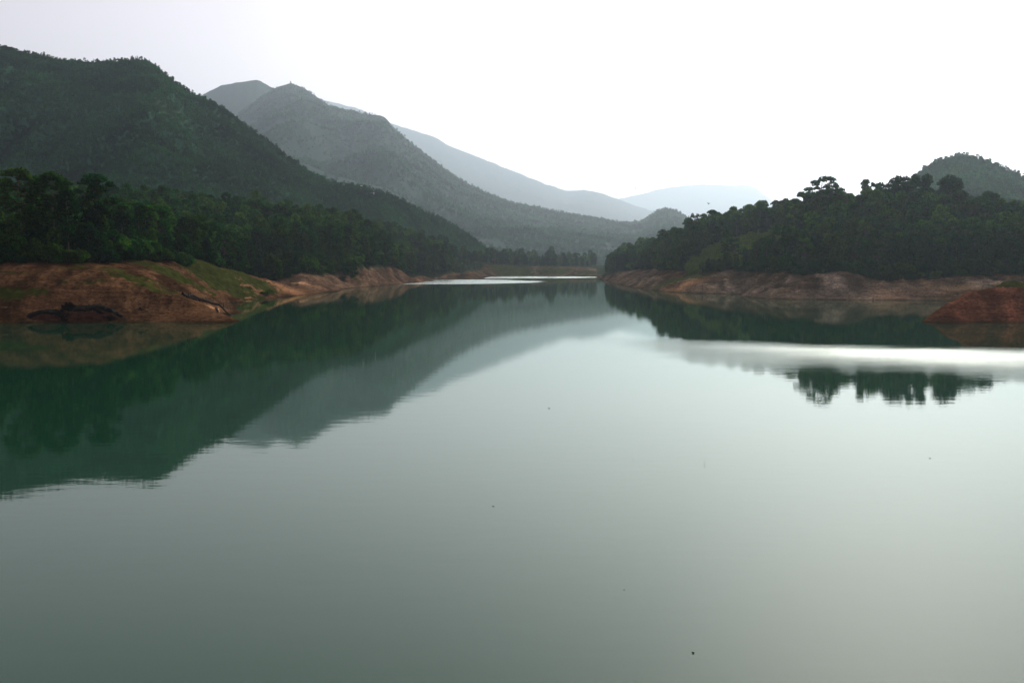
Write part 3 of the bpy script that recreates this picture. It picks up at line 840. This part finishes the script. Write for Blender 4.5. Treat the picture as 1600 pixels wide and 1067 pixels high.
rx, ry, rz_ = xs[rest], ys[rest], zs[rest]
sel = px_[rest] < 930
tag(scatter("forest", np.c_[rx[sel], ry[sel], rz_[sel] - .3], hsc[rest][sel] * 1.0, VC_WOOD), "dense dark green wood covering the low hill on the left shore", "forest", kind="stuff")
sel = ~sel
tag(scatter("forest", np.c_[rx[sel], ry[sel], rz_[sel] - .3], hsc[rest][sel] * 0.92, VC_WOOD), "dense dark green wood covering the right peninsula", "forest", kind="stuff")
ux, uy = jitter_grid(-420, 560, 350, 1150, 4.2)
upx = 800 + 1600 * ux / uy; ud = uy - crest(upx)
um = (upx > -60) & (upx < 1660) & ((ud > -7) | ((ud > -48) & (upx > 385) & (upx < 560) & (rng.random(len(ux)) < .5))) & (ud < 34) & ~((upx > 1380) & (uy < 450)) & ~((upx > 900) & (upx < 950))
ux, uy = ux[um], uy[um]; uz = h_ground(ux, uy)
um = (uz > 6) & ~in_clear(800 + 1600 * ux / uy, uy); ux, uy, uz = ux[um], uy[um], uz[um]
tag(scatter("undergrowth", np.c_[ux, uy, uz - .2], 0.5 + 1.1 * rng.random(len(ux)) ** 2, VC_UNDER), "dark bushes growing under the front trees of both woods", "undergrowth", kind="stuff")
# young plantation shrubs
sx, sy = jitter_grid(60, 260, 600, 830, 3.6)
spx = 800 + 1600 * sx / sy
m = in_clear(spx, sy) & (rng.random(len(sx)) < 0.8)
sx, sy = sx[m], sy[m]
tag(scatter("young_plantation", np.c_[sx, sy, h_ground(sx, sy) - .1], 0.7 + 0.8 * rng.random(len(sx)), VC_SHRUB), "bright green rows of young bushes in the clearing on the right peninsula", "plantation", kind="stuff")

# ------------------------------------------------------------------ standout skyline trees
def skyline(px, py_top, Y, key, name, label, group=None, wide=1.0):
    a, b = ray(px, py_top); ztop = CAM_H + b * Y
    x = float(a * Y); z0 = float(h_ground(np.array([x]), np.array([float(Y)]))[0])
    s = (ztop - z0) / (KINDS[key][2] * 1.03)
    make_tree(key, (x, Y, z0 - .3), px * 1.7, s, name, label, group, sxy=s * wide)
skyline(1283, 272, 690, "open0", "eucalyptus_tree", "largest open crowned tree against the sky at the left end of the right ridge", wide=1.35)
skyline(1266, 296, 688, "open1", "eucalyptus_tree", "lower leaning open tree just left of the largest skyline tree", wide=1.35)
skyline(1300, 284, 694, "open2", "eucalyptus_tree", "open crowned tree touching the right side of the largest skyline tree")
skyline(1354, 279, 705, "tall1", "eucalyptus_tree", "slim tuft topped tree standing alone on the middle of the right ridge", wide=.7)
skyline(1370, 282, 700, "open1", "eucalyptus_tree", "arched tuft topped tree beside the slim one on the right ridge", wide=.7)
skyline(1407, 272, 705, "dense1", "leafy_tree", "broad dark tree rising at the shoulder of the right ridge", wide=1.2)
skyline(1437, 270, 712, "dense2", "leafy_tree", "broad dark tree in front of the hazy cone hill foot", wide=1.1)
skyline(1486, 274, 715, "dense3", "leafy_tree", "rounded dark tree below the summit of the hazy cone hill", wide=1.3)
skyline(1188, 317, 800, "tall2", "eucalyptus_tree", "small pointed tree on the low right ridge near the last distant mountain", wide=.8)
skyline(1086, 331, 830, "open2", "eucalyptus_tree", "small flat topped tree on the falling left end of the right peninsula", wide=.6)
skyline(499, 318, 960, "tall3", "eucalyptus_tree", "thin feathery tree poking above the left wood", wide=.75)
skyline(30, 260, 372, "tall0", "eucalyptus_tree", "tallest dark tree with rounded head near the left edge", wide=1.15)
skyline(82, 267, 374, "tall2", "eucalyptus_tree", "tall dark tree with dome head second from the left edge", wide=1.15)
skyline(138, 269, 394, "tall3", "eucalyptus_tree", "tall dark tree with broad layered head at the right end of the tall stand", wide=1.25)
skyline(55, 272, 380, "tall1", "eucalyptus_tree", "slender dark tree between the two tallest left trees", wide=.8)

# ------------------------------------------------------------------ woods on the hills
def hill_scatter(name, key, count, size, label, smin=0.0, front_only=True, seed=0, dens=0.0, pxr=(-150, 1750), patch=180.0):
    X, Y, Z, nf = hill_fn[key]
    rg = np.random.default_rng(seed + 500)
    nr = nf + 6
    i = rg.integers(0, nr - 1, count * 4); j = rg.integers(0, X.shape[1] - 1, count * 4)
    u_, v_ = rg.random(count * 4), rg.random(count * 4)
    def bil(A_): return (A_[i, j] * (1 - u_) + A_[i + 1, j] * u_) * (1 - v_) + (A_[i, j + 1] * (1 - u_) + A_[i + 1, j + 1] * u_) * v_
    x, y, z = bil(X), bil(Y), bil(Z)
    p = 800 + 1600 * x / y
    m_ = (p > pxr[0]) & (p < pxr[1]) & (z > 6)
    wgt = fbm(x / patch, y / patch, 4, seed + 3)
    m_ &= wgt > dens - 0.25 * rg.random(len(x))
    x, y, z = x[m_][:count], y[m_][:count], z[m_][:count]
    sc = size * (0.5 + 0.9 * rg.random(len(x)) ** 1.5)
    return tag(scatter(name, np.c_[x, y, z - 0.5], sc, VC_FAR), label, "forest", kind="stuff")
hill_scatter("hill_wood", "near_left", 52000, 0.5, "fine green trees and scrub covering the big dark hill on the left", seed=1, dens=-0.6)
hill_scatter("hill_wood", "twin_peak", 48000, 1.15, "hazy trees covering the twin peaked mountain", seed=2, dens=-0.2, patch=400, pxr=(150, 1150))
hill_scatter("hill_wood", "right_cone", 12000, 0.8, "small hazy trees covering the cone shaped hill at the right", seed=3, dens=-0.3, pxr=(1300, 1750))

# ------------------------------------------------------------------ things on the banks
def ground_z(x, y): return float(h_ground(np.array([float(x)]), np.array([float(y)]))[0])

def arch_shell(rx, ry, rz, t0, t1, r_in, r_out, seed, na=90, nt=26):
    """a domed crust, open towards the water: inner and outer skin closed at the rim"""
    rg_ = np.random.default_rng(seed)
    a = np.linspace(-0.08, math.pi + 0.08, na); t = np.linspace(t0, t1, nt)
    Aa, Tt = np.meshgrid(a, t)
    w = np.sqrt(np.maximum(0.02, 1 - Tt ** 2))
    nz = fbm(Aa * 3.0 + seed, Tt * 4.0 + seed, 4, seed) * 0.16 + fbm(Aa * 11.0 + seed, Tt * 12.0, 3, seed + 4) * 0.09
    def skin(r):
        rr = r + nz
        return np.stack([np.cos(Aa) * rx * w * rr, Tt * ry, np.sin(Aa) * rz * w * rr], -1).reshape(-1, 3)
    o_, i_ = skin(r_out), skin(r_in)
    V = np.vstack([o_, i_]); N = na * nt
    F = list(map(tuple, grid_faces(nt, na))) + [tuple(N + q for q in f_[::-1]) for f_ in grid_faces(nt, na)]
    for j in range(na - 1):
        F.append((j, N + j, N + j + 1, j + 1)); e_ = (nt - 1) * na + j; F.append((e_ + 1, N + e_ + 1, N + e_, e_))
    for i in range(nt - 1):
        F.append((i * na, (i + 1) * na, N + (i + 1) * na, N + i * na)); e_ = i * na + na - 1; F.append((e_, N + e_, N + e_ + na, e_ + na))
    return V, np.array(F)

def lump(rx, ry, rz, seed, nu=72, nv=34, amp=.2):
    a = np.linspace(0, 2 * math.pi, nu, endpoint=False); b = np.linspace(-0.35, math.pi / 2, nv)
    V = []
    for bb in b:
        for aa in a:
            d = (math.cos(bb) * math.cos(aa), math.cos(bb) * math.sin(aa), math.sin(bb))
            V.append(d)
    V = np.array(V)
    k_ = 1 + amp * fbm(V[:, 0] * 2.5 + 7 + V[:, 2] * 1.7, V[:, 1] * 2.5 + seed + V[:, 2] * 2.1, 4, seed)
    k_ = k_ + 0.12 * amp * 5 * fbm(V[:, 0] * 9 + V[:, 2] * 5, V[:, 1] * 9 + V[:, 2] * 7 + seed, 3, seed + 2)
    V = V * k_[:, None] * np.array([rx, ry, rz])
    F = [(i * nu + j, i * nu + (j + 1) % nu, (i + 1) * nu + (j + 1) % nu, (i + 1) * nu + j) for i in range(nv - 1) for j in range(nu)]
    return V, np.array(F)

M_EARTH = simple_mat("raw_red_earth", (0.04, 0.016, 0.010), 0.95, 0.6, 0.8)
M_CRUST = simple_mat("dark_root_crust", (0.006, 0.004, 0.003), 0.95, 0.5, 1.5)
M_WOOD = simple_mat("wet_dark_wood", (0.028, 0.02, 0.014), 0.8, 0.4, 3.0)
ox, oy = W(112, 503.5)
e = empty("earth_outcrop", (ox, oy + 2.5, 0))
tag(e, "dark rimmed reddish earth outcrop like a hollow shell at the water's edge, bottom left", "outcrop")
v1, f1 = lump(8.9, 5.0, 4.6, 3); v1 = v1 + np.array([4.6, 0.5, -0.2])
v2, f2 = lump(6.8, 4.2, 3.2, 5); v2 = v2 + np.array([-7.6, 0.0, -0.2])
v3, f3 = lump(3.2, 2.6, 3.6, 8, amp=.35); v3 = v3 + np.array([-2.0, -.3, -0.2])
obj("earth_face", mesh_from("earth_face", np.vstack([v1, v2, v3]), np.vstack([f1, f2 + len(v1), f3 + len(v1) + len(v2)]), M_EARTH), e)
c1, g1 = arch_shell(9.0, 5.6, 5.0, -0.62, 0.97, 0.99, 1.10, 12); c1 = c1 + np.array([4.6, 0.6, -0.2])
obj("root_crust", mesh_from("root_crust", c1, g1, M_CRUST), e)
c2, g2 = arch_shell(6.9, 4.8, 3.6, -0.60, 0.97, 0.99, 1.12, 17); c2 = c2 + np.array([-7.6, 0.1, -0.2])
obj("root_crust", mesh_from("root_crust", c2, g2, M_CRUST), e)
kv, kf = lump(2.0, 1.8, 1.5, 23, amp=.6); kv = kv + np.array([-1.6, -.6, 4.2])
obj("root_knob", mesh_from("root_knob", kv, kf, M_CRUST), e)

def log_thing(pxs, r, label, name="driftwood_log", stubs=3, sd=1):
    rg_ = np.random.default_rng(sd)
    Pw = [hit(*p) for p in pxs]
    pts3 = np.array([(x, y, ground_z(x, y) + r * 0.8) for x, y in Pw])
    o_ = pts3[0].copy()
    # resample with small crooks
    tt = np.linspace(0, len(pts3) - 1, 12)
    path = np.stack([np.interp(tt, range(len(pts3)), pts3[:, q]) for q in range(3)], 1)
    path += rg_.normal(size=path.shape) * 0.06
    for q in path: q[2] = ground_z(q[0], q[1]) + r * 0.7 + rg_.random() * r * .4
    e_ = empty(name, tuple(o_))
    v, f = tube(path - o_, np.linspace(r, r * .35, 12), 8)
    obj("trunk", mesh_from("log_trunk", v, f, M_WOOD), e_)
    for q in range(stubs):
        b_ = path[2 + 3 * q] - o_
        d = rg_.normal(size=3); d[2] = abs(d[2]) + .4; d /= np.linalg.norm(d)
        v, f = tube([b_, b_ + d * 1.0, b_ + d * 1.9 + np.array([0, 0, .3])], [r * .45, r * .3, r * .1], 5)
        obj("branch_stub", mesh_from("log_stub", v, f, M_WOOD), e_)
    tag(e_, label, "driftwood", "driftwood on the left spit")
log_thing([(285, 463), (315, 474), (345, 482), (368, 493)], 0.75, "long dark driftwood log lying down the crest of the left spit towards its tip", sd=2)
log_thing([(292, 470), (312, 478)], 0.6, "short dark log beside the upper end of the long driftwood log", stubs=1, sd=4)
log_thing([(338, 484), (360, 495)], 0.4, "short log by the water at the tip of the left spit", stubs=2, sd=5)
log_thing([(218, 487), (232, 491)], 0.25, "small branch lying alone on the mud right of the earth outcrop", stubs=1, sd=6)

bx_, by_ = hit(417, 462)
make_tree("bush0", (bx_, by_, ground_z(bx_, by_) - .3), 0.5, 0.75, "dark_bush", "dark rounded bush alone on the orange gravel beach beyond the left spit", None, "bush", sxy=1.4)
def stone_mesh(sd):
    v, f = lump(1, .8, .6, sd, 12, 8, .5)
    return mesh_from("stone", v, f, simple_mat("bank_stone_%d" % sd, (0.10, 0.07, 0.05), .9, .4, 2.0))
sc_ = bpy.data.collections.new("stone_variants")
for q in range(3): sc_.objects.link(bpy.data.objects.new("stone_%d" % q, stone_mesh(40 + q)))
gx_, gy_ = rng.uniform(-220, 320, 60000), rng.uniform(312, 1050, 60000)
gz_ = h_ground(gx_, gy_); gp_ = 800 + 1600 * gx_ / gy_
m_ = (gz_ > 0.05) & (gz_ < 9) & (gy_ < np.interp(gp_, [-500, 100, 250, 400, 640, 940, 1060, 1200, 1350, 2200], [362, 366, 450, 735, 1090, 1215, 805, 605, 566, 562])) & (rng.random(60000) < 0.25 + fbm(gx_ / 12, gy_ / 12, 3, 77))
gx_, gy_, gz_ = gx_[m_][:5000], gy_[m_][:5000], gz_[m_][:5000]
tag(scatter("stones", np.c_[gx_, gy_, gz_], 0.10 + 0.45 * rng.random(len(gx_)) ** 4, sc_), "scattered stones and clods on the bare banks", "stones", kind="stuff")

# ------------------------------------------------------------------ two tiny houses on the wooded spur
def box(x0, x1, y0, y1, z0, z1):
    V = [(x, y, z) for z in (z0, z1) for y in (y0, y1) for x in (x0, x1)]
    return np.array(V), np.array([(0, 2, 3, 1), (4, 5, 7, 6), (0, 1, 5, 4), (2, 6, 7, 3), (0, 4, 6, 2), (1, 3, 7, 5)])
M_WALL = simple_mat("white_render", (0.5, 0.5, 0.48), 0.8, 0.05)
M_ROOF = simple_mat("pale_sheet_roof", (0.62, 0.62, 0.62), 0.6, 0.1)
M_DARKW = simple_mat("dark_window", (0.03, 0.035, 0.04), 0.2, 0.1)
def house(px, py, w, d, h, roof_h, label):
    X_, Y_, Z_, nf_ = hill_fn["near_left"]
    U_ = X_ / Y_; B_ = (Z_ - CAM_H) / Y_
    a_, b_ = ray(px, py)
    q = np.argmin(((U_ - a_) ** 2 + (B_ - b_) ** 2)[:nf_]); i_, j_ = divmod(int(q), X_.shape[1])
    x, y, z = X_[i_, j_], Y_[i_, j_], Z_[i_, j_]
    e_ = empty("house", (x, y - 6, z), 0.25)
    obj("wall", mesh_from("house_wall", *box(-w / 2, w / 2, -d / 2, d / 2, -3, h), M_WALL, False), e_)
    o_ = 0.5
    rv = np.array([(-w / 2 - o_, -d / 2 - o_, h), (w / 2 + o_, -d / 2 - o_, h), (w / 2 + o_, d / 2 + o_, h), (-w / 2 - o_, d / 2 + o_, h), (-w / 2 - o_, 0, h + roof_h), (w / 2 + o_, 0, h + roof_h)])
    rm = bpy.data.meshes.new("house_roof"); rm.from_pydata([tuple(v) for v in rv], [], [(0, 1, 5, 4), (2, 3, 4, 5), (0, 4, 3), (1, 2, 5), (0, 3, 2, 1)]); rm.materials.append(M_ROOF)
    obj("roof", rm, e_)
    for wx in (-w * .28, w * .28):
        obj("window", mesh_from("house_window", *box(wx - .35, wx + .35, -d / 2 - .05, -d / 2 + .05, 1.1, 2.2), M_DARKW, False), e_)
    obj("door", mesh_from("house_door", *box(-.5, .5, -d / 2 - .05, -d / 2 + .05, 0, 2.1), M_DARKW, False), e_)
    tag(e_, label, "house", "houses on the wooded spur")
house(583, 305, 4.5, 4, 2.5, .9, "lower tiny white house among trees on the wooded spur of the left hill")
house(566, 288, 2.6, 3, 3.2, .8, "upper tiny narrow white house among trees on the wooded spur")

# ------------------------------------------------------------------ birds and flotsam
M_BIRD = simple_mat("dark_feathers", (0.02, 0.018, 0.018), 0.8, 0.3, 10)
def bird(px, py, Y, span, rz, flap, label):
    x, y, z = at(px, py, Y)
    V, F = tube([(0, -.30, 0), (0, -.22, .01), (0, -.1, .02), (0, .08, .01), (0, .22, 0), (0, .36, 0)], [.012, .045, .07, .06, .03, .04], 8)
    V, F = [tuple(v) for v in V], [tuple(f) for f in F]
    for s_ in (-1, 1):
        o_ = len(V)
        for xx, y0, y1, zz in ((.04, -.10, .12, .02), (.28, -.16, .08, .02 + flap * .5), (.5, -.06, .10, .02 + flap * .7), (.72, .06, .10, .02 + flap * .4)):
            V += [(s_ * xx, y0, zz + .008), (s_ * xx, y1, zz + .008), (s_ * xx, y1, zz - .008), (s_ * xx, y0, zz - .008)]
        for q in range(3):
            for r_ in range(4):
                F.append((o_ + q * 4 + r_, o_ + q * 4 + (r_ + 1) % 4, o_ + q * 4 + 4 + (r_ + 1) % 4, o_ + q * 4 + 4 + r_))
        F.append((o_ + 12, o_ + 13, o_ + 14, o_ + 15))
    o = obj("bird", mesh_from("bird", np.array(V) * span, np.array(F), M_BIRD), None, (float(x), float(y), float(z)))
    o.rotation_euler = (0.1, 0.15, rz)
    tag(o, label, "bird", "birds over the lake")
bird(993, 295, 300, 0.75, 1.2, .3, "small bird gliding in the sky left of the last distant mountain")
bird(1107, 319, 260, 0.85, 0.6, .55, "dark bird flying above the left end of the right peninsula")

M_LEAF = simple_mat("sodden_leaf", (0.012, 0.014, 0.008), 0.6, 0.3, 20)
def flotsam(px, py, size, label, sd, two=False, name="floating_leaf", cat="leaf"):
    x, y = W(px, py)
    v, f = lump(size, size * .7, size * .35, sd, 14, 8, .6)
    if two:
        v2_, f2_ = lump(size * .9, size * .7, size * .4, sd + 1, 14, 8, .6)
        br, fr = tube([(0, 0, .02), (size * 1.1, size * 1.4, .03), (size * .3, size * 3, .02)], [size * .25] * 3, 5)
        V = np.vstack([v, v2_ + np.array([size * .3, size * 3, 0]), br]); F = np.vstack([f, f2_ + len(v), fr + len(v) + len(v2_)])
    else: V, F = v, f
    o = obj(name, mesh_from(name, V, F, M_LEAF), None, (x, y, 0.0))
    tag(o, label, cat, "flotsam on the lake")
flotsam(1083, 1021, .062, "dark curled twig with two tufts floating nearest the camera, lower right", 5, True, "floating_twig", "twig")
flotsam(975, 921, .05, "faint leaf floating on the green water below the middle of the picture", 7)
flotsam(1453, 716, .10, "small dark leaf floating alone on the pale water at the right", 9)
flotsam(858, 638, .12, "tiny dark leaf floating on the bright water in the middle", 11)
flotsam(771, 791, .08, "tiny leaf floating on the grey green water left of the middle", 13)

# ------------------------------------------------------------------ haze
k = NT("haze_air")
k.n.remove(k.bsdf)
pv = k.new("ShaderNodeVolumePrincipled")
pv.inputs['Color'].default_value = (0.70, 0.86, 1.0, 1)
pv.inputs['Density'].default_value = 0.000056
pv.inputs['Anisotropy'].default_value = 0.65
k.link(pv.outputs[0], k.out.inputs['Volume'])
hv = [(x, y, z) for z in (-10, 3300) for y in (-650, 45500) for x in (-45400, 45400)]
hf = [(0, 2, 3, 1), (4, 5, 7, 6), (0, 1, 5, 4), (2, 6, 7, 3), (0, 4, 6, 2), (1, 3, 7, 5)]
hz = obj("haze", mesh_from("haze", hv, hf, k.m, smooth=False))
tag(hz, kind="stuff")
